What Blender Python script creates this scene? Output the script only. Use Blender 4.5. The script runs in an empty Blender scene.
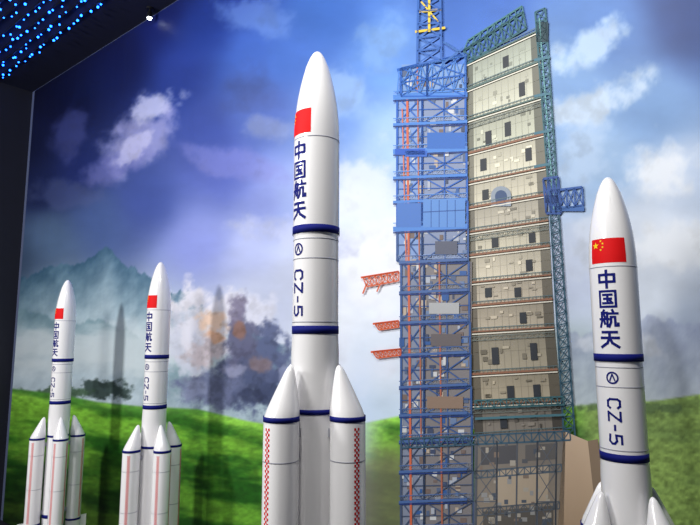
import bpy, math, random
import numpy as np
random.seed(7)
K=0.45            # metres per design unit
F=570.0; PIT=math.radians(7.4); CP=math.cos(PIT); SP=math.sin(PIT)
CZ=3.9            # eye height (units)
scene=bpy.context.scene
scene.view_settings.view_transform='Standard'
try: scene.view_settings.look='None'
except Exception: pass

# ---------------------------------------------------------------- wall frame
ANG=math.radians(50.7)
T=np.array([math.sin(ANG),-math.cos(ANG)])      # along mural wall, toward the right/near end
N=np.array([-math.cos(ANG),-math.sin(ANG)])     # into the room
P0=np.array([0.0,6.5])
def ray(px,py):
    a=(px-350)/F; b=(262.5-py)/F
    return a, CP-b*SP, SP+b*CP
def hit(px,py):
    dx,dy,dz=ray(px,py)
    t=(P0@N)/(dx*N[0]+dy*N[1])
    q=np.array([dx*t,dy*t])
    return (q-P0)@T, CZ+dz*t
S_C=hit(17,300)[0]
CEIL=hit(25,97)[1]
def W(s,d,z):
    p=P0+T*s+N*d
    return (p[0]*K,p[1]*K,z*K)
def proj_sz(s,z):
    x=P0[0]+T[0]*s; y=P0[1]+T[1]*s; zz=z-CZ
    dep=y*CP+zz*SP; up=zz*CP-y*SP
    return 350+F*x/dep, 262.5-F*up/dep

# ---------------------------------------------------------------- materials
def lin(c):
    c=np.clip(np.asarray(c,float),0,250)/255.0
    return np.where(c<=0.04045,c/12.92,((c+0.055)/1.055)**2.4)
def mat(name,col,rough=0.4,metal=0,coat=0,emis=None,es=0,noise=0.0,nscale=8,bump=0,spec=.5):
    m=bpy.data.materials.new(name); m.use_nodes=True
    nt=m.node_tree; b=nt.nodes['Principled BSDF']
    c=list(lin(col))+[1]
    b.inputs['Base Color'].default_value=c
    b.inputs['Roughness'].default_value=rough
    b.inputs['Metallic'].default_value=metal
    b.inputs['Coat Weight'].default_value=coat
    b.inputs['Coat Roughness'].default_value=0.08
    b.inputs['Specular IOR Level'].default_value=spec
    if emis is not None:
        b.inputs['Emission Color'].default_value=list(lin(emis))+[1]
        b.inputs['Emission Strength'].default_value=es
    if noise>0 or bump>0:
        tc=nt.nodes.new('ShaderNodeTexCoord'); n=nt.nodes.new('ShaderNodeTexNoise')
        n.inputs['Scale'].default_value=nscale; n.inputs['Detail'].default_value=5
        nt.links.new(tc.outputs['Object'],n.inputs['Vector'])
        if noise>0:
            r=nt.nodes.new('ShaderNodeMix'); r.data_type='RGBA'
            r.inputs[6].default_value=[v*(1-noise) for v in c[:3]]+[1]
            r.inputs[7].default_value=[min(1,v*(1+noise)) for v in c[:3]]+[1]
            nt.links.new(n.outputs['Fac'],r.inputs[0]); nt.links.new(r.outputs[2],b.inputs['Base Color'])
        if bump>0:
            bp=nt.nodes.new('ShaderNodeBump'); bp.inputs['Strength'].default_value=bump
            bp.inputs['Distance'].default_value=0.01
            nt.links.new(n.outputs['Fac'],bp.inputs['Height']); nt.links.new(bp.outputs['Normal'],b.inputs['Normal'])
    return m
WHITE=mat('gloss_white',(246,245,246),0.2,coat=0.7,noise=0.02,nscale=3)
BLUE=mat('navy_vinyl',(20,28,112),0.7,noise=0.04,spec=.12)
RED=mat('flag_red',(222,20,24),0.65,noise=0.03,spec=.15)
YEL=mat('star_yellow',(250,215,40),0.6,noise=0.02,spec=.2)
GREY=mat('seam_grey',(150,152,165),0.5,noise=0.03)
METAL=mat('nozzle_metal',(120,120,125),0.3,metal=0.9,noise=0.05)
PLINTH=mat('plinth_paint',(215,216,222),0.5,noise=0.03)
RM=[WHITE,BLUE,RED,YEL,GREY,METAL]
DARKW=mat('dark_wall_paint',(16,19,34),0.7,noise=0.15,nscale=4,bump=0.1)
CEILM=mat('dark_ceiling',(12,18,52),0.8,noise=0.2,nscale=5,bump=0.1)
FLOORM=mat('floor_tile',(95,95,100),0.35,noise=0.12,nscale=3)
BACKM=mat('back_wall_paint',(90,100,130),0.7,noise=0.05)
LEDM=mat('led_blue',(20,60,255),0.5,emis=(24,96,250),es=11.0,noise=0.01)
LAMPM=mat('lamp_glass',(255,255,255),0.5,emis=(225,235,250),es=14.0,noise=0.01)
BLACKM=mat('lamp_housing',(18,18,20),0.4,noise=0.05)

class MB:
    def __init__(s): s.v=[];s.f=[];s.m=[];s.sm=[]
    def face(s,pts,m,smooth=False):
        i=len(s.v); s.v+=pts; s.f.append(tuple(range(i,i+len(pts)))); s.m.append(m); s.sm.append(smooth)
    def lathe(s,lv,m,n=48,caps=True):
        base=len(s.v)
        for (cx,cy,z,r) in lv:
            for i in range(n):
                a=2*math.pi*i/n
                s.v.append((cx+r*math.cos(a),cy+r*math.sin(a),z))
        for k in range(len(lv)-1):
            for i in range(n):
                j=(i+1)%n
                s.f.append((base+(k+1)*n+i,base+(k+1)*n+j,base+k*n+j,base+k*n+i)); s.m.append(m); s.sm.append(True)
        if caps:
            for k in (0,len(lv)-1):
                cx,cy,z,r=lv[k]
                if r>0.002:
                    pts=[(cx+r*math.cos(2*math.pi*i/n),cy+r*math.sin(2*math.pi*i/n),z) for i in range(n)]
                    if k: pts=pts[::-1]
                    s.face(pts,m)
    def box(s,c,ax,ay,hz,m):
        P=[]
        for dz in(-hz,hz):
            for sx,sy in((-1,-1),(1,-1),(1,1),(-1,1)):
                P.append((c[0]+ax[0]*sx+ay[0]*sy,c[1]+ax[1]*sx+ay[1]*sy,c[2]+dz))
        for q in((3,2,1,0),(4,5,6,7),(0,1,5,4),(1,2,6,5),(2,3,7,6),(3,0,4,7)):
            s.face([P[i] for i in q],m)
    def make(s,name,mats,origin=(0,0,0),scale=K):
        me=bpy.data.meshes.new(name)
        vs=[((x-origin[0])*scale,(y-origin[1])*scale,(z-origin[2])*scale) for x,y,z in s.v]
        me.from_pydata(vs,[],s.f)
        for mm in mats: me.materials.append(mm)
        me.polygons.foreach_set('material_index',s.m)
        me.polygons.foreach_set('use_smooth',s.sm)
        me.update()
        o=bpy.data.objects.new(name,me); scene.collection.objects.link(o)
        o.location=(origin[0]*scale,origin[1]*scale,origin[2]*scale)
        return o
def adopt(o,p):
    bpy.context.view_layer.update()
    o.parent=p; o.matrix_parent_inverse=p.matrix_world.inverted()

# ---------------------------------------------------------------- room shell
def slab(name,s0,s1,d0,d1,z0,z1,m):
    b=MB(); c=P0+T*(s0+s1)/2+N*(d0+d1)/2
    b.box((c[0],c[1],(z0+z1)/2),T*(s1-s0)/2,N*(d1-d0)/2,(z1-z0)/2,0)
    return b.make(name,[m],(c[0],c[1],(z0+z1)/2))
SR=S_C+23; DD=10.5
slab('floor',S_C-.3,SR+.3,-.3,DD+.3,-.3,0,FLOORM)
slab('ceiling',S_C-.3,SR+.3,-.3,DD+.3,CEIL,CEIL+.3,CEILM)
slab('wall_back',S_C-.3,SR+.3,-.3,0,0,CEIL,BACKM)
slab('wall_left',S_C-.3,S_C,0,DD,0,CEIL,DARKW)
slab('wall_right',SR,SR+.3,0,DD,0,CEIL,DARKW)
slab('wall_front',S_C-.3,SR+.3,DD,DD+.3,0,CEIL,DARKW)
slab('baseboard_back',S_C,SR,0,.05,0,.12,DARKW)

# ---------------------------------------------------------------- mural painting
rng=np.random.RandomState(3)
TAB=rng.rand(256,256)
def vn(x,y,seed):
    x=x+seed*17.3; y=y+seed*31.7
    xi=np.floor(x).astype(int); yi=np.floor(y).astype(int)
    fx=x-xi; fy=y-yi; fx=fx*fx*(3-2*fx); fy=fy*fy*(3-2*fy)
    a=TAB[xi&255,yi&255];b=TAB[(xi+1)&255,yi&255];c=TAB[xi&255,(yi+1)&255];d=TAB[(xi+1)&255,(yi+1)&255]
    return (a*(1-fx)+b*fx)*(1-fy)+(c*(1-fx)+d*fx)*fy
def fbm(x,y,seed=0,o=5):
    r=0;a=.5;t=0
    for i in range(o):
        r=r+a*vn(x,y,seed+i); t+=a; a*=.55; x,y=x*1.62-y*1.2,x*1.2+y*1.62
    return r/t
def ss(a,b,x):
    t=np.clip((x-a)/(b-a),0,1); return t*t*(3-2*t)
SKY=[(-40,60,4,6,22),(20,60,6,8,24),(60,100,9,13,42),(120,60,12,18,58),(90,30,9,13,45),(160,20,16,26,84),(25,140,14,20,52),(40,190,22,32,74),(80,170,28,40,96),
(200,30,30,54,130),(180,80,38,58,132),(210,130,54,72,144),
(250,60,64,100,182),(330,20,62,104,182),(380,60,96,138,204),(380,150,156,186,226),(260,110,76,98,166),(220,170,84,100,180),
(290,60,68,106,184),(330,120,104,140,204),(270,200,130,144,212),(150,200,62,80,148),(100,220,70,92,144),(50,240,80,104,136),(10,260,56,76,104),(200,250,132,144,210),
(250,260,172,182,224),(290,200,154,172,222),(350,220,206,216,236),(380,240,216,224,238),(380,280,224,230,240),(340,320,226,232,242),(350,280,220,226,240),(290,280,194,202,226),(250,300,190,198,222),
(150,320,184,198,214),(60,310,142,162,178),(20,330,104,130,146),(200,350,190,198,212),(380,360,214,224,238),(380,420,186,204,222),
(600,40,76,112,170),(570,80,114,148,194),(690,20,34,60,118),(650,110,104,138,184),(690,180,168,182,204),(660,240,194,202,214),
(650,300,186,194,206),(690,330,148,160,180),(590,280,180,190,212),(600,160,140,168,202),(580,380,152,168,170),
(480,20,64,102,176),(480,-60,40,70,150),(700,-60,30,55,120),(100,0,9,14,48),(250,-40,26,46,130),(800,200,150,166,198),(800,50,40,66,130),(800,320,165,175,192)]
def paint(px,py):
    num=np.zeros(px.shape+(3,)); den=np.zeros(px.shape)
    wx=px+18*(fbm(px/60,py/60,40,3)-.5); wy=py+18*(fbm(px/60,py/60,50,3)-.5)
    for x,y,r,g,b in SKY:
        w=1/((wx-x)**2+(wy-y)**2+500)**2
        num+=w[...,None]*np.array([r,g,b]); den+=w
    C=num/den[...,None]
    def over(mask,col):
        nonlocal C
        col=np.asarray(col,float)
        C=C*(1-mask[...,None])+col*mask[...,None]
    f=fbm(px/70,py/38,1)
    C=C*(0.9+0.22*f)[...,None]
    def cloud(cx,cy,rx,ry,rot,col,st,seed,sc=26,soft=.35,rag=1.5,sh=.68):
        c,s=math.cos(math.radians(rot)),math.sin(math.radians(rot))
        u=((px-cx)*c+(py-cy)*s)/rx; v=(-(px-cx)*s+(py-cy)*c)/ry
        d=1-np.sqrt(u*u+v*v)
        n=fbm(px/sc,py/sc,seed,6)
        m=ss(0,soft,d*.9+(n-.5)*rag)*st*ss(-.45,.15,d)
        over(m,col)
        n2=fbm(px/sc*1.3+3,py/sc*1.3+.5,seed+7,5)
        over(m*ss(.45,.75,n2)*.5,np.array(col)*sh)
    S=.6
    cloud(140,138,56,28,-42,(158,160,208),.8,11,soft=S)
    cloud(118,168,48,20,-20,(112,116,178),.65,12,soft=S)
    cloud(158,105,32,17,-30,(202,204,232),.8,14,soft=S,sc=18)
    cloud(135,150,32,12,-40,(194,194,228),.7,74,soft=S,sc=15)
    cloud(70,135,28,38,10,(68,76,134),.65,13,soft=S)
    cloud(60,195,50,18,0,(78,90,136),.55,15,soft=S)
    cloud(245,95,38,36,20,(68,78,124),.35,16,soft=.8)
    cloud(275,130,44,18,10,(150,162,202),.5,17,soft=S)
    cloud(255,18,54,24,10,(110,144,212),.6,18,soft=S)
    cloud(235,165,55,18,15,(130,134,202),.5,19,soft=S)
    cloud(370,185,60,50,10,(214,220,238),.75,20,soft=.7,sh=.84)
    cloud(375,265,60,50,0,(228,232,240),.85,27,soft=.7,sh=.88)
    cloud(290,235,80,24,8,(196,202,232),.65,21,soft=.7)
    cloud(350,90,44,30,10,(150,180,222),.65,22,soft=S)
    cloud(385,40,30,40,10,(134,170,216),.5,28,soft=S)
    cloud(585,50,55,20,-35,(184,202,222),.75,23,soft=S)
    cloud(600,105,66,26,-25,(190,204,220),.8,24,soft=S)
    cloud(665,165,66,36,-15,(216,220,226),.85,25,soft=.8,sh=.78)
    cloud(670,250,70,36,0,(214,218,224),.8,26,soft=.8,sh=.8)
    cloud(580,150,36,44,10,(168,188,214),.65,29,soft=S)
    cloud(600,255,40,40,10,(196,204,218),.65,59,soft=S)
    def ridge(kx,ky,amp,sc,seed):
        y=np.interp(px,kx,ky); return y-(fbm(px/sc,px*0+3.3,seed,5)-.5)*amp
    n=fbm(px/9+py/22,py/12,31,6)
    y1=ridge([-50,0,30,60,85,108,120,140,165,200,250,300],[266,268,276,270,262,246,262,268,282,304,326,352],26,13,30)
    m=ss(-1,2,py-y1)*(px<300)
    depth=np.clip((py-y1)/58,0,1)
    mc=np.stack([62+104*depth+60*(n-.5),98+90*depth+60*(n-.5),122+76*depth+56*(n-.5)],-1)
    C=C*(1-(m*.88)[...,None])+mc*(m*.88)[...,None]
    y2=ridge([-50,0,40,70,95,130,160,210],[300,300,312,326,318,330,352,385],18,10,33)
    m=ss(-1,3,py-y2)*ss(215,180,px)
    depth=np.clip((py-y2)/60,0,1)
    mc=np.stack([92+96*depth+50*(n-.5),126+76*depth+50*(n-.5),138+74*depth+50*(n-.5)],-1)
    C=C*(1-(m*.6)[...,None])+mc*(m*.6)[...,None]
    over(.8*ss(.3,.9,1-np.abs(py-352)/50+(fbm(px/50,py/16,34)-.5)*.9)*ss(280,170,px),(208,218,222))
    y3=ridge([560,600,640,655,680,720,900],[330,335,322,312,328,316,318],26,16,36)
    m=ss(-1,3,py-y3)*ss(560,575,px)
    depth=np.clip((py-y3)/80,0,1)
    mc=np.stack([140+50*depth+60*(n-.5),150+50*depth+60*(n-.5),178+30*depth+50*(n-.5)],-1)
    C=C*(1-(m*.65)[...,None])+mc*(m*.65)[...,None]
    cloud(625,345,50,16,5,(200,206,216),.7,37)
    # launch smoke plume
    cloud(330,375,70,52,0,(218,224,238),.9,60,soft=.7,sh=.88)
    cloud(212,318,46,42,0,(226,224,234),.95,58,soft=.5,sc=15,sh=.82)
    cloud(190,350,30,44,0,(206,210,226),.9,55,soft=.5,sc=14,sh=.8)
    cloud(252,310,26,28,0,(214,216,232),.85,54,soft=.5,sc=14,sh=.8)
    for a in [(252,380,46,36,0,(78,88,122),1,62),(268,352,26,36,0,(88,98,134),.95,63),(215,388,42,22,0,(104,112,146),.95,64),
              (242,345,20,36,0,(96,98,128),.95,65),(240,310,11,22,0,(116,110,136),.85,57),(213,322,18,17,0,(236,202,176),.85,66),
              (206,352,26,18,0,(200,188,194),.9,56),(242,330,8,14,0,(146,106,90),.75,67),(190,335,12,22,0,(222,222,234),.85,68),
              (262,364,12,10,0,(140,120,124),.7,69),(218,337,12,7,0,(216,166,132),.75,70),(272,392,22,14,0,(64,74,106),.95,71),
              (197,390,18,16,0,(136,144,176),.9,72),(290,385,14,22,0,(140,148,180),.8,75),(232,370,18,9,0,(150,154,184),.8,76),(255,395,20,8,0,(56,64,94),.8,77)]:
        cloud(*a,sc=10,soft=.5,rag=1.3,sh=.66)
    cloud(104,388,34,13,10,(44,60,56),.85,73,sc=9)
    cloud(60,392,40,7,0,(60,88,60),.8,74,sc=8)
    yg=np.interp(px,[-50,0,60,100,140,200,250,300,360,400,470,570,620,660,700,900],[384,387,394,402,406,409,421,429,424,416,430,406,403,400,394,388])
    m=ss(-1.5,1.5,py-yg)
    g=fbm(px/90+py/60,py/20-px/90,80,5); g2=fbm(px/5,py/3,85,3); g3=fbm(px/160+1,py/45-px/200,88,3)
    t=np.clip(ss(.3,.62,g)*.8+.5*(g3-.36),0,1)
    dark=np.array([34,88,24.]);br=np.array([124,184,58.])
    gc=dark+(br-dark)*t[...,None]
    gc=gc*(.76+.46*g2)[...,None]
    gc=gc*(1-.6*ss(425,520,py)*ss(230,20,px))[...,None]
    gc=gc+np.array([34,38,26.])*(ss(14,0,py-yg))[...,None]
    rt=ss(560,600,px)
    gc=gc*(1-rt[...,None]*.75)+np.array([160,180,108.])*(rt*.75*(.62+.6*g2))[...,None]
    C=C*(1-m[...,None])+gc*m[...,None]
    cloud(630,408,60,6,0,(84,108,70),.7,90,sc=7)
    m=np.exp(-((px-362)/17)**2)*ss(300,420,py)*.65
    over(m,(200,218,244))
    m=ss(-.2,.5,1-np.hypot((px-400)/60,(py-500)/60)+(fbm(px/20,py/20,93)-.5)*.6)*.75
    over(m,(112,106,88))
    return np.clip(C,0,250)

mural=bpy.data.objects.new('launch_site_mural',None); scene.collection.objects.link(mural)
mural.location=W(S_C+6,0.02,CZ)
cols=[hit(x,336.5)[0] for x in np.arange(17.9,905,1.25)]
cols=np.array(cols); Z0=.14; Z1=CEIL-.04
rows=np.linspace(Z0,Z1,620)
S,Zg=np.meshgrid(cols,rows)
px,py=proj_sz(S,Zg)
C=paint(px,np.clip(py,-500,1200))
MO=0.03
pos=np.empty(S.shape+(3,))
pos[...,0]=(P0[0]+T[0]*S+N[0]*MO)*K; pos[...,1]=(P0[1]+T[1]*S+N[1]*MO)*K; pos[...,2]=Zg*K
nr,nc=S.shape
idx=np.arange(nr*nc).reshape(nr,nc)
quads=np.stack([idx[:-1,:-1],idx[:-1,1:],idx[1:,1:],idx[1:,:-1]],-1).reshape(-1,4)
me=bpy.data.meshes.new('printed_landscape')
me.vertices.add(nr*nc); me.vertices.foreach_set('co',pos.reshape(-1).astype(np.float32))
me.loops.add(quads.size); me.loops.foreach_set('vertex_index',quads.reshape(-1).astype(np.int32))
me.polygons.add(len(quads)); me.polygons.foreach_set('loop_start',(np.arange(len(quads))*4).astype(np.int32))
try: me.polygons.foreach_set('loop_total',np.full(len(quads),4,dtype=np.int32))
except Exception: pass
me.update(calc_edges=True)
ca=me.color_attributes.new('Ink','FLOAT_COLOR','POINT')
rgba=np.ones((nr*nc,4),dtype=np.float32); rgba[:,:3]=lin(C.reshape(-1,3))
ca.data.foreach_set('color',rgba.reshape(-1))
def inkmat(name,bump):
    m=bpy.data.materials.new(name); m.use_nodes=True; nt=m.node_tree; b=nt.nodes['Principled BSDF']
    a=nt.nodes.new('ShaderNodeAttribute'); a.attribute_name='Ink'
    nt.links.new(a.outputs['Color'],b.inputs['Base Color'])
    b.inputs['Roughness'].default_value=0.5; b.inputs['Specular IOR Level'].default_value=0.25
    tc=nt.nodes.new('ShaderNodeTexCoord'); mp=nt.nodes.new('ShaderNodeMapping'); n=nt.nodes.new('ShaderNodeTexNoise')
    mp.inputs['Scale'].default_value=(1,1,0.12); n.inputs['Scale'].default_value=2.6; n.inputs['Detail'].default_value=1.5
    bp=nt.nodes.new('ShaderNodeBump'); bp.inputs['Strength'].default_value=bump; bp.inputs['Distance'].default_value=0.05
    nt.links.new(tc.outputs['Object'],mp.inputs['Vector']); nt.links.new(mp.outputs['Vector'],n.inputs['Vector'])
    nt.links.new(n.outputs['Fac'],bp.inputs['Height']); nt.links.new(bp.outputs['Normal'],b.inputs['Normal'])
    return m
INK=inkmat('printed_vinyl',0.35)
me.materials.append(INK)
land=bpy.data.objects.new('printed_landscape',me); scene.collection.objects.link(land)
adopt(land,mural)

# ---- flat printed launch tower
tv=[];tf=[];tc_=[]
layer=[MO+.004]
def nl(): layer[0]+=.0006
def poly(pts,col):
    i=len(tv)
    for x,y in pts:
        s,z=hit(x,y); tv.append(W(s,layer[0],z))
    tf.append(tuple(range(i,i+len(pts))))
    for _ in pts: tc_.append(list(lin(col))+[1.0])
def grad(pts4,c0,c1):
    i=len(tv)
    for k,(x,y) in enumerate(pts4):
        s,z=hit(x,y); tv.append(W(s,layer[0],z)); tc_.append(list(lin(c0 if k<2 else c1))+[1.0])
    tf.append(tuple(range(i,i+4)))
def line(p,q,w,col):
    dx,dy=q[0]-p[0],q[1]-p[1]; L=math.hypot(dx,dy) or 1
    nx,ny=-dy/L*w/2,dx/L*w/2
    poly([(p[0]+nx,p[1]+ny),(q[0]+nx,q[1]+ny),(q[0]-nx,q[1]-ny),(p[0]-nx,p[1]-ny)],col)
def rect(x0,y0,x1,y1,col): poly([(x0,y0),(x1,y0),(x1,y1),(x0,y1)],col)
def lerp(a,b,t): return (a[0]+(b[0]-a[0])*t,a[1]+(b[1]-a[1])*t)
def truss(a0,a1,b0,b1,n,w,col,cross=True,rail=1.4):
    line(a0,a1,w*rail,col); line(b0,b1,w*rail,col)
    for i in range(n+1):
        p=lerp(a0,a1,i/n); q=lerp(b0,b1,i/n); line(p,q,w,col)
        if i<n:
            p2=lerp(a0,a1,(i+1)/n); q2=lerp(b0,b1,(i+1)/n)
            if cross or i%2==0: line(p,q2,w*.8,col)
            if cross or i%2==1: line(q,p2,w*.8,col)
BL=(44,94,176);BL2=(76,126,198);DBL=(34,56,114);GR=(48,90,100);ORG=(206,98,62)
R=random.Random(5)
fl=[(66,32),(92,62),(122,98),(155,135),(184,168),(209,195),(233,221),(256,246),(283,275),(306,299),(332,327),(374,369),(404,400),(436,430)]
def xl(y): return np.interp(y,[60,210,330,470],[467,468,471,478])
def xr(y): return np.interp(y,[20,200,330,440],[540,549,556,566])
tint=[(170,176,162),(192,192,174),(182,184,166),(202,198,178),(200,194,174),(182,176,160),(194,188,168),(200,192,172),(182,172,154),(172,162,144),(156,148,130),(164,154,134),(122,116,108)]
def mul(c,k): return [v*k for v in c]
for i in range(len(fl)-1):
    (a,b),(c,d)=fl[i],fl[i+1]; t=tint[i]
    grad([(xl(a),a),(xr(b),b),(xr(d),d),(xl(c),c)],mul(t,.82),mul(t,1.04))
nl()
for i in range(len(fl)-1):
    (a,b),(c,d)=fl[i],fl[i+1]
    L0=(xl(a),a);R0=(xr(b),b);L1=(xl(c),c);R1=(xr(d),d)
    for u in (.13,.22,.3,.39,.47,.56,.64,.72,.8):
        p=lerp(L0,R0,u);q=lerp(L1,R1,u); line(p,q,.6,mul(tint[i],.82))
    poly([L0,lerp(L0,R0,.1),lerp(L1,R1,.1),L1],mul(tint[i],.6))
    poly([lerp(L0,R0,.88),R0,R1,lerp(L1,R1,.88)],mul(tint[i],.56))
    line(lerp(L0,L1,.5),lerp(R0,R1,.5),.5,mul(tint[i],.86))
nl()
for i in range(len(fl)-1):
    (a,b),(c,d)=fl[i],fl[i+1]
    L0=(xl(a),a);R0=(xr(b),b);L1=(xl(c),c);R1=(xr(d),d)
    def cell(u,v):
        p=lerp(L0,R0,u);q=lerp(L1,R1,u); return lerp(p,q,v)
    wins={0:[(.5,.35)],1:[(.7,.4)],2:[(.5,.4),(.25,.5)],3:[(.18,.3),(.75,.3)],4:[(.2,.4)],6:[(.3,.4),(.75,.4)],7:[(.7,.4)],8:[(.2,.3),(.55,.4)],9:[(.6,.4)],10:[(.25,.4),(.7,.35)],11:[(.4,.45),(.7,.45)],12:[(.3,.4)]}.get(i,[])
    for _ in range(9):
        u=R.uniform(.12,.82);v=R.uniform(.12,.8);ww=R.uniform(.02,.08);hh=R.uniform(.05,.14); kk=R.choice([.76,.86,1.1,.66])
        poly([cell(u,v),cell(u+ww,v),cell(u+ww,v+hh),cell(u,v+hh)],mul(tint[i],kk))
    nl()
    for u,v in wins:
        poly([cell(u,v),cell(u+.08,v),cell(u+.08,v+.4),cell(u,v+.4)],(48,52,58))
nl()
arch=[(503+10*math.cos(a),196-9*math.sin(a)) for a in np.linspace(0,math.pi,9)]
poly([(513,207)]+arch+[(493,207)],(136,146,158))
nl()
poly([(508,206)]+[(503+6*math.cos(a),197-6*math.sin(a)) for a in np.linspace(0,math.pi,9)]+[(498,206)],(60,80,114))
nl()
for i,(a,b) in enumerate(fl):
    line((xl(a)-1,a),(xr(b),b),2.2 if i%2 else 1.5,(136,96,76) if i>2 else (88,108,104))
    line((xl(a)-1,a+2.6),(xr(b),b+2.6),1.1,(216,212,198))
    line((xl(a),a-3.5),(xr(b),b-3.5),.7,(84,106,112))
    for k in range(22):
        u=k/21; p=lerp((xl(a),a),(xr(b),b),u); line(p,(p[0],p[1]-3.5),.4,(84,106,112))
nl()
for i in (2,6,10,12):
    a,b=fl[i]; truss((xl(a),a+5),(xr(b),b+5),(xl(a),a+9),(xr(b),b+9),16,.45,(110,118,114),False)
nl()
truss((466,52),(525,14),(468,66),(528,30),8,1.6,GR)
truss((470,42),(524,8),(466,52),(525,14),8,1.1,(66,112,116),False)
truss((537,14),(552,212),(547,10),(560,208),18,1.3,GR)
truss((552,212),(566,440),(560,208),(577,438),20,1.3,(50,82,100))
line((541,20),(556,212),1.4,(100,150,152))
rect(538,24,550,44,(30,56,66))
nl()
for y in (62,98,135,168): line((536,y),(552,y-3),2.4,(66,108,124))
truss((552,192),(584,188),(553,212),(585,206),4,1.6,(44,82,148))
truss((545,180),(560,178),(548,214),(563,214),3,1.8,(44,76,138))
rect(556,207,586,212,(54,94,156)); rect(547,196,560,204,(36,58,106))
nl()
# blue service tower
for (x0,y0,x1,y1,c) in [(400,98,424,262,(122,148,194)),(424,98,468,262,(126,138,166)),(404,262,426,530,(124,132,152)),(426,262,474,530,(122,118,120)),(404,66,468,98,(116,146,190))]:
    rect(x0,y0,x1,y1,c)
nl()
for k in range(330):
    x=R.uniform(402,466);y=R.uniform(72,522)
    c=R.choice([(64,74,100),(164,170,182),(176,162,146),(54,90,148),(112,98,94),(84,98,126),(194,196,198),(104,124,158)])
    rect(x,y,min(x+R.uniform(2,7),471),y+R.uniform(2,9),c)
    if k%30==0: nl()
nl()
lev=[98,125,152,178,202,229,262,292,322,354,386,414,440,470,500,530]
for a,b in zip(lev[:-1],lev[1:]):
    sh=4 if a>=262 else 0
    x0=400+sh;x1=425+sh*.5;x2=468+(a-98)*.02
    c=BL if a<229 else ((56,86,140) if a<430 else (68,82,110))
    truss((x0,a),(x0,b),(x1,a),(x1,b),1,1.5,c)
    truss((x1,a),(x1,b),(x2,a),(x2,b),1,1.5,c)
    m_=(a+b)/2
    line(((x1+x2)/2,a),((x1+x2)/2,b),1.2,c); line((x0,m_),(x2,m_-1.5),.9,c)
    truss((x0,b-6),(x2,b-8),(x0,b-2),(x2,b-4),16,.45,(140,160,196) if a<262 else (120,130,150),False)
nl()
line((410,96),(414,525),2.2,(194,100,72)); line((405,110),(409,262),1.2,(196,112,86)); line((442,262),(445,525),1.6,(166,98,76)); line((420,60),(424,440),1.2,(172,104,80))
nl()
for y in lev:
    big=y in(98,152,229)
    c=BL2 if y<262 else (72,100,152)
    line((396 if y<262 else 402,y+1),(470,y-2),5 if big else 2.6,c)
    line((396 if y<262 else 402,y+4.5 if big else y+3),(470,y+1.5),1.4,DBL)
    line((396 if y<262 else 402,y-5),(470,y-8),.8,c)
nl()
rect(426,200,468,228,(90,134,196)); rect(400,204,424,228,(70,112,182)); rect(408,152,430,158,(50,96,182))
rect(430,134,468,150,(56,102,176)); rect(398,150,428,156,(42,88,180))
nl()
for x in (434,442,450,458): line((x,201),(x,228),.8,(54,92,156))
line((426,213),(468,211),1,(50,86,148))
rect(438,242,460,255,(86,90,106)); rect(432,303,462,314,(164,166,168)); rect(434,334,464,346,(98,92,94)); rect(430,396,466,408,(134,114,100))
nl()
truss((404,70),(404,98),(430,64),(430,98),2,1.6,BL)
truss((430,64),(430,98),(468,56),(468,98),2,1.6,BL)
truss((400,96),(468,92),(402,72),(468,58),6,1.1,BL2)
line((400,72),(468,57),3,BL)
nl()
truss((421,0),(420,66),(443,0),(444,62),5,1.6,(60,100,170))
truss((424,-60),(421,0),(440,-60),(443,0),4,1.4,(72,110,174))
line((418,34),(448,30),2.4,(216,186,64)); line((422,14),(444,12),2.2,(216,186,64)); line((432,-20),(432,34),2.4,(222,192,74)); line((424,4),(441,24),1.6,(222,192,74))
line((445,66),(466,50),1.8,(60,100,160)); line((446,44),(468,58),1.4,(60,100,160))
nl()
for (x0,y0,x1,y1,h) in [(366,278,402,272,9),(378,324,402,321,6),(376,352,404,349,6)]:
    truss((x0,y0),(x1,y1),(x0+4,y0+h),(x1,y1+h),6,1.0,ORG)
    line((x0-2,y0),(x1,y1),2.0,(210,90,52))
line((370,284),(366,294),1.6,ORG); line((384,283),(380,292),1.4,ORG)
nl()
# base : lower machinery floors
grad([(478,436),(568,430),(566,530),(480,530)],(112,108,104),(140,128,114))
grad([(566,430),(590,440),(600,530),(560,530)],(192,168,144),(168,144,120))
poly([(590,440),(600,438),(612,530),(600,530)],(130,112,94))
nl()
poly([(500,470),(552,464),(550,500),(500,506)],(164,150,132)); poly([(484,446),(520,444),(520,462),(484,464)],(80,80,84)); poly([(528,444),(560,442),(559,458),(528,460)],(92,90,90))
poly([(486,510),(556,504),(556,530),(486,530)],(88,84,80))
nl()
for k in range(50):
    x=R.uniform(482,556);y=R.uniform(440,520)
    rect(x,y,x+R.uniform(2,6),y+R.uniform(2,6),R.choice([(86,88,94),(158,152,142),(122,108,98),(140,140,140),(76,84,96)]))
nl()
truss((404,438),(572,430),(405,447),(573,439),22,1.2,(60,88,108),False)
truss((478,400),(566,396),(478,408),(567,404),14,1.1,(56,96,104),False)
truss((478,470),(564,463),(478,477),(564,470),14,1.0,(84,96,108),False)
truss((480,507),(562,500),(480,514),(562,507),14,1.0,(84,90,98),False)
line((478,418),(568,414),2.4,(70,110,122))
for x in (480,500,520,540,559): line((x,440),(x-1,530),1.6,(84,88,96))
truss((478,440),(478,530),(500,440),(500,530),3,.9,(90,96,106)); truss((540,440),(540,530),(559,440),(558,530),3,.9,(90,96,106))
me=bpy.data.meshes.new('printed_launch_tower'); me.from_pydata(tv,[],tf)
ca=me.color_attributes.new('Ink','FLOAT_COLOR','POINT')
ca.data.foreach_set('color',np.array(tc_,dtype=np.float32).reshape(-1))
me.materials.append(inkmat('printed_vinyl_tower',0.0)); me.update()
tw=bpy.data.objects.new('printed_launch_tower',me); scene.collection.objects.link(tw); adopt(tw,mural)

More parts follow.
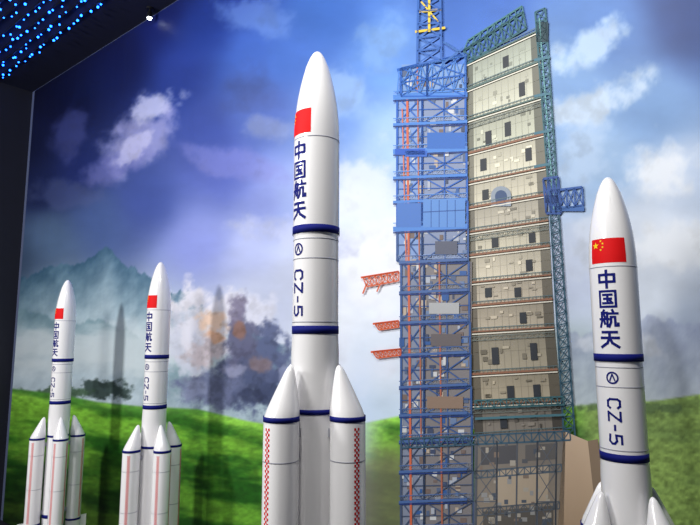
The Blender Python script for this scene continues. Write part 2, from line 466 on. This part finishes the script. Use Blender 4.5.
# ---------------------------------------------------------------- rockets
PROF=[(0,.001),(.004,.014),(.012,.025),(.028,.038),(.058,.054),(.12,.078),(.2,.099),(.27,.115),(.34,.128),(.41,.138),(.48,.1445),(.56,.149),(.65,.15),(1.21,.15)]
def rad(o):
    return float(np.interp(o,[p[0] for p in PROF]+[1.26,1.2601,3.7],[p[1] for p in PROF]+[.15,.146,.146]))
CHARS=[
 [[(.08,.24),(.92,.24),(.92,.66),(.08,.66),(.08,.24)],[(.5,.0),(.5,1)]],
 [[(.06,.05),(.94,.05),(.94,.96),(.06,.96),(.06,.05)],[(.26,.26),(.74,.26)],[(.3,.49),(.7,.49)],[(.24,.75),(.76,.75)],[(.5,.26),(.5,.75)],[(.62,.57),(.69,.67)]],
 [[(.26,0),(.18,.13)],[(.11,.15),(.43,.15),(.43,.95)],[(.12,.15),(.12,.6),(.02,.97)],[(0,.52),(.5,.52)],[(.25,.26),(.29,.4)],[(.25,.63),(.29,.8)],[(.72,0),(.77,.13)],[(.54,.2),(1,.2)],[(.63,.6),(.62,.72),(.52,.97)],[(.63,.4),(.63,.6)],[(.63,.4),(.85,.4),(.85,.9),(1,.9),(1,.78)]],
 [[(.1,.12),(.9,.12)],[(.02,.45),(.98,.45)],[(.5,.12),(.5,.45),(.36,.75),(.02,.98)],[(.5,.45),(.64,.75),(.98,.98)]]]
LAT=[([(1,.82),(.8,1),(.2,1),(0,.8),(0,.2),(.2,0),(.8,0),(1,.18)],.055),([(0,1),(1,1),(0,0),(1,0)],.055),([(.1,.5),(.9,.5)],.035),([(1,1),(.1,1),(.05,.55),(.7,.6),(1,.42),(1,.2),(.7,0),(0,.05)],.055)]
def rocket(pxx,Y,noseZ,flag_deg,text_deg,boost_deg):
    X=(pxx-350)/F*(Y*CP+(noseZ-CZ)*SP)
    c=np.array([X,Y]); a=-c/np.linalg.norm(c); b=np.array([-a[1],a[0]])
    m=MB(); nz=noseZ
    def Z(o): return nz-o
    m.lathe([(c[0],c[1],Z(o),r) for o,r in PROF]+[(c[0],c[1],Z(1.262),.15)],0,72)
    m.lathe([(c[0],c[1],Z(1.262),.146),(c[0],c[1],Z(1.9),.146),(c[0],c[1],Z(2.0),.15),(c[0],c[1],Z(3.62),.15)],0,72)
    def ring(o,h,r,mi,cc=c,e=.0025,n=72):
        m.lathe([(cc[0],cc[1],Z(o-h/2),r),(cc[0],cc[1],Z(o-h/2),r+e),(cc[0],cc[1],Z(o+h/2),r+e),(cc[0],cc[1],Z(o+h/2),r)],mi,n,False)
    ring(1.237,.05,.15,1); ring(1.868,.05,.146,1)
    for o in (1.30,1.425,1.82,.64): ring(o,.006,rad(o),4,e=.001)
    ring(2.36,.03,.15,1); ring(3.5,.05,.15,1)
    th=math.radians(text_deg); thf=math.radians(flag_deg)
    def wp(u,v,cc,R,th0,e):
        t=th0+u/.15 if R is None else th0+u/R
        rr=(rad(v) if R is None else R)+e
        d=math.cos(t)*a+math.sin(t)*b
        return (cc[0]+rr*d[0],cc[1]+rr*d[1],Z(v))
    def patch(q,mi,e=.0015,nn=5,cc=c,R=None,th0=th):
        for i in range(nn):
            t0,t1=i/nn,(i+1)/nn
            P=[lerp(q[0],q[1],t0),lerp(q[0],q[1],t1),lerp(q[3],q[2],t1),lerp(q[3],q[2],t0)]
            m.face([wp(u,v,cc,R,th0,e) for u,v in P],mi,False)
    def stroke(p,q,w,mi,e=.0018):
        dx,dy=q[0]-p[0],q[1]-p[1]; L=math.hypot(dx,dy) or 1
        ex,ey=dx/L*w*.4,dy/L*w*.4
        p=(p[0]-ex,p[1]-ey);q=(q[0]+ex,q[1]+ey)
        nx,ny=-dy/L*w/2,dx/L*w/2
        patch([(p[0]+nx,p[1]+ny),(q[0]+nx,q[1]+ny),(q[0]-nx,q[1]-ny),(p[0]-nx,p[1]-ny)],mi,e,8)
    f0,f1=.45,.615; hw=.118
    for k in range(3):
        v0=f0+(f1-f0)*k/3; v1=f0+(f1-f0)*(k+1)/3
        patch([(-hw,v0),(hw,v0),(hw,v1),(-hw,v1)],2,.0012,18,th0=thf)
    def star(cu,cv,r):
        pts=[]
        for i in range(10):
            rr=r if i%2==0 else r*.4; t=math.pi*i/5
            pts.append((cu+rr*math.sin(t),cv-rr*math.cos(t)))
        for i in range(10):
            m.face([wp(cu,cv,c,None,thf,.0024),wp(*pts[i],c,None,thf,.0024),wp(*pts[(i+1)%10],c,None,thf,.0024)],3)
    star(-hw*.66,f0+.045,.026)
    for (u,v) in ((-.3,.016),(-.18,.034),(-.18,.058),(-.3,.076)): star(hw*u-.005,f0+v,.009)
    cs=.112
    for i,ch in enumerate(CHARS):
        v0=.668+i*.13
        for st in ch:
            for p,q in zip(st[:-1],st[1:]):
                P=(-cs/2+p[0]*cs,v0+p[1]*cs);Q=(-cs/2+q[0]*cs,v0+q[1]*cs)
                stroke(P,Q,.0175 if i not in(1,2) else .0155,1)
    for i in range(20):
        t0=2*math.pi*i/20;t1=2*math.pi*(i+1)/20; ro,ri=.04,.029
        m.face([wp(ro*math.cos(t0),1.365+ro*math.sin(t0),c,None,th,.0018),wp(ro*math.cos(t1),1.365+ro*math.sin(t1),c,None,th,.0018),
                wp(ri*math.cos(t1),1.365+ri*math.sin(t1),c,None,th,.0018),wp(ri*math.cos(t0),1.365+ri*math.sin(t0),c,None,th,.0018)],1)
    stroke((0,1.343),(-.016,1.382),.009,1); stroke((0,1.343),(.016,1.382),.009,1)
    v=1.50; H=.075
    for pts,w in LAT:
        for p,q in zip(pts[:-1],pts[1:]):
            stroke(((p[1]-.5)*H,v+p[0]*w),((q[1]-.5)*H,v+q[0]*w),.014,1)
        v+=w+.026
    rb=.105; rB=.275
    for k in range(4):
        t=math.radians(boost_deg+90*k)
        d=math.cos(t)*a+math.sin(t)*b
        bc=c+d*rB
        lv=[]
        for o,r in [(2.08,.001),(2.084,.01),(2.095,.02),(2.12,.031),(2.17,.047),(2.23,.066),(2.29,.084),(2.33,.096),(2.365,.103),(2.39,.105)]:
            sft=.07*max(0,(2.39-o)/.31)
            q=bc-d*sft; lv.append((q[0],q[1],Z(o),r))
        lv.append((bc[0],bc[1],Z(3.74),rb))
        m.lathe(lv,0,48)
        ring(2.385,.03,rb,1,bc,.002,48); ring(3.6,.03,rb,1,bc,.002,48)
        for o in (2.62,3.1): ring(o,.006,rb,4,bc,.0008,48)
        m.lathe([(bc[0],bc[1],Z(3.74),.04),(bc[0],bc[1],Z(3.78),.045),(bc[0],bc[1],Z(3.85),.075)],5,24)
        pr=np.array([-d[1],d[0]])
        q=bc+d*(rb+.035); m.box((q[0],q[1],Z(3.66)),d*.045,pr*.006,.09,0)
        for o in (2.48,3.45):
            q=c+d*.16; m.box((q[0],q[1],Z(o)),d*.03,pr*.03,.025,4)
        dirang=boost_deg+90*k
        offs=(-52,52)
        if boost_deg==45: offs={0:(-18,),3:(0,)}.get(k,(-12,12))
        for off in offs:
            th0=math.radians(dirang+off)
            sq=.0115
            v=2.43;i=0
            while v<3.56:
                for j in range(3):
                    if (i+j)%2==0:
                        u=(j-1.5)*sq
                        m.face([wp(u,v,bc,rb,th0,.0012),wp(u+sq,v,bc,rb,th0,.0012),wp(u+sq,v+sq*1.25,bc,rb,th0,.0012),wp(u,v+sq*1.25,bc,rb,th0,.0012)],2)
                v+=sq*1.25;i+=1
    m.lathe([(c[0],c[1],Z(3.62),.08),(c[0],c[1],Z(3.70),.09),(c[0],c[1],Z(3.85),.12)],5,32)
    o=m.make('rocket_model',RM,(c[0],c[1],Z(3.85)))
    h=Z(3.85); p=MB(); r=.43
    p.lathe([(c[0],c[1],h,r-.02),(c[0],c[1],h-.02,r),(c[0],c[1],h-.1,r),(c[0],c[1],h-.12,r-.04),(c[0],c[1],.14,r-.04),(c[0],c[1],.1,r),(c[0],c[1],0,r)],0,64)
    pl=p.make('display_base',[PLINTH],(c[0],c[1],0)); adopt(pl,o)
rocket(317.5,3.64,CZ+1.909,-60,-49,45)
rocket(607.5,3.86,CZ+1.10,-12,-17,45)
rocket(161,7.5,CZ+.98,-56,-52,24)
rocket(68,8.9,CZ+.88,-58,-54,8)

# ---------------------------------------------------------------- ceiling LEDs
m=MB(); R=random.Random(2)
t_=(1+5**.5)/2
ico=[(-1,t_,0),(1,t_,0),(-1,-t_,0),(1,-t_,0),(0,-1,t_),(0,1,t_),(0,-1,-t_),(0,1,-t_),(t_,0,-1),(t_,0,1),(-t_,0,-1),(-t_,0,1)]
icf=[(0,11,5),(0,5,1),(0,1,7),(0,7,10),(0,10,11),(1,5,9),(5,11,4),(11,10,2),(10,7,6),(7,1,8),(3,9,4),(3,4,2),(3,2,6),(3,6,8),(3,8,9),(4,9,5),(2,4,11),(6,2,10),(8,6,7),(9,8,1)]
d=.8
while d<6:
    s=S_C+.15+R.uniform(0,.2)
    while s<S_C+8:
        q=P0+T*(s+R.uniform(-.06,.06))+N*(d+R.uniform(-.05,.05)); z=CEIL-.04-R.uniform(0,.06); r=R.choice([.014,.018,.023])
        base=len(m.v); L=math.sqrt(1+t_*t_)
        for v in ico: m.v.append((q[0]+v[0]/L*r,q[1]+v[1]/L*r,z+v[2]/L*r))
        for f in icf: m.f.append(tuple(base+i for i in f)); m.m.append(0); m.sm.append(True)
        m.box((q[0],q[1],(z+CEIL)/2),T*.003,N*.003,(CEIL-z)/2,1)
        s+=.21
    p=P0+T*(S_C+4.05)+N*d
    m.box((p[0],p[1],CEIL-.012),T*3.95,N*.006,.01,1)
    d+=.21
m.make('ceiling_led_string_lights',[LEDM,BLACKM])

def ceil_hit(px,py):
    dx,dy,dz=ray(px,py); t=(CEIL-CZ)/dz; return np.array([dx*t,dy*t])
q=ceil_hit(150,8)
q_s=(q-P0)@T; q_d=(q-P0)@N
for k in range(3):
    c=P0+T*(q_s+k*3.2)+N*q_d
    b=MB()
    b.lathe([(c[0],c[1],CEIL,.06),(c[0],c[1],CEIL-.03,.06)],0,24)
    b.lathe([(c[0],c[1],CEIL-.03,.015),(c[0],c[1],CEIL-.08,.015)],0,12)
    b.lathe([(c[0],c[1],CEIL-.07,.03),(c[0],c[1],CEIL-.09,.045),(c[0],c[1],CEIL-.18,.05)],0,24)
    b.lathe([(c[0],c[1],CEIL-.175,.042),(c[0],c[1],CEIL-.2,.034),(c[0],c[1],CEIL-.21,.01)],1,24)
    b.make('ceiling_spotlight',[BLACKM,LAMPM],(c[0],c[1],CEIL))

# ---------------------------------------------------------------- lights
from mathutils import Vector
def area(name,s,d,z,ts,td,tz,P,size,col):
    l=bpy.data.lights.new(name,'AREA'); l.energy=P; l.size=size; l.color=col
    o=bpy.data.objects.new(name,l); scene.collection.objects.link(o)
    o.location=W(s,d,z); tgt=Vector(W(ts,td,tz))
    o.rotation_euler=(tgt-Vector(o.location)).to_track_quat('-Z','Y').to_euler()
area('track_light_left',S_C+4.5,8.6,7.6,S_C+6,0,3.6,126,.4,(1,.99,.97))
area('track_light_mid',S_C+9,9.3,8.2,S_C+9,0,4,76,.9,(1,.98,.95))
pt=np.array([-.45,1.6]); ps=(pt-P0)@T; pd=(pt-P0)@N
area('track_light_right',ps,pd,8.4,ps+2.5,0,4.2,42,.14,(1,.985,.96))
area('added_tower_fill',S_C+10,4.5,8.5,S_C+10.5,0,7.2,14,.2,(1,1,1))  # added fill brightening the mural around the tower top, no known fixture
w=bpy.data.worlds.new('hall_ambient'); scene.world=w; w.use_nodes=True
w.node_tree.nodes['Background'].inputs[0].default_value=(.5,.55,.8,1); w.node_tree.nodes['Background'].inputs[1].default_value=.1

cam=bpy.data.cameras.new('camera'); co=bpy.data.objects.new('camera',cam); scene.collection.objects.link(co)
cam.sensor_width=36; cam.lens=F/700*36; cam.clip_start=.02
co.location=(0,0,CZ*K); co.rotation_euler=(math.pi/2+PIT,0,0)
scene.camera=co
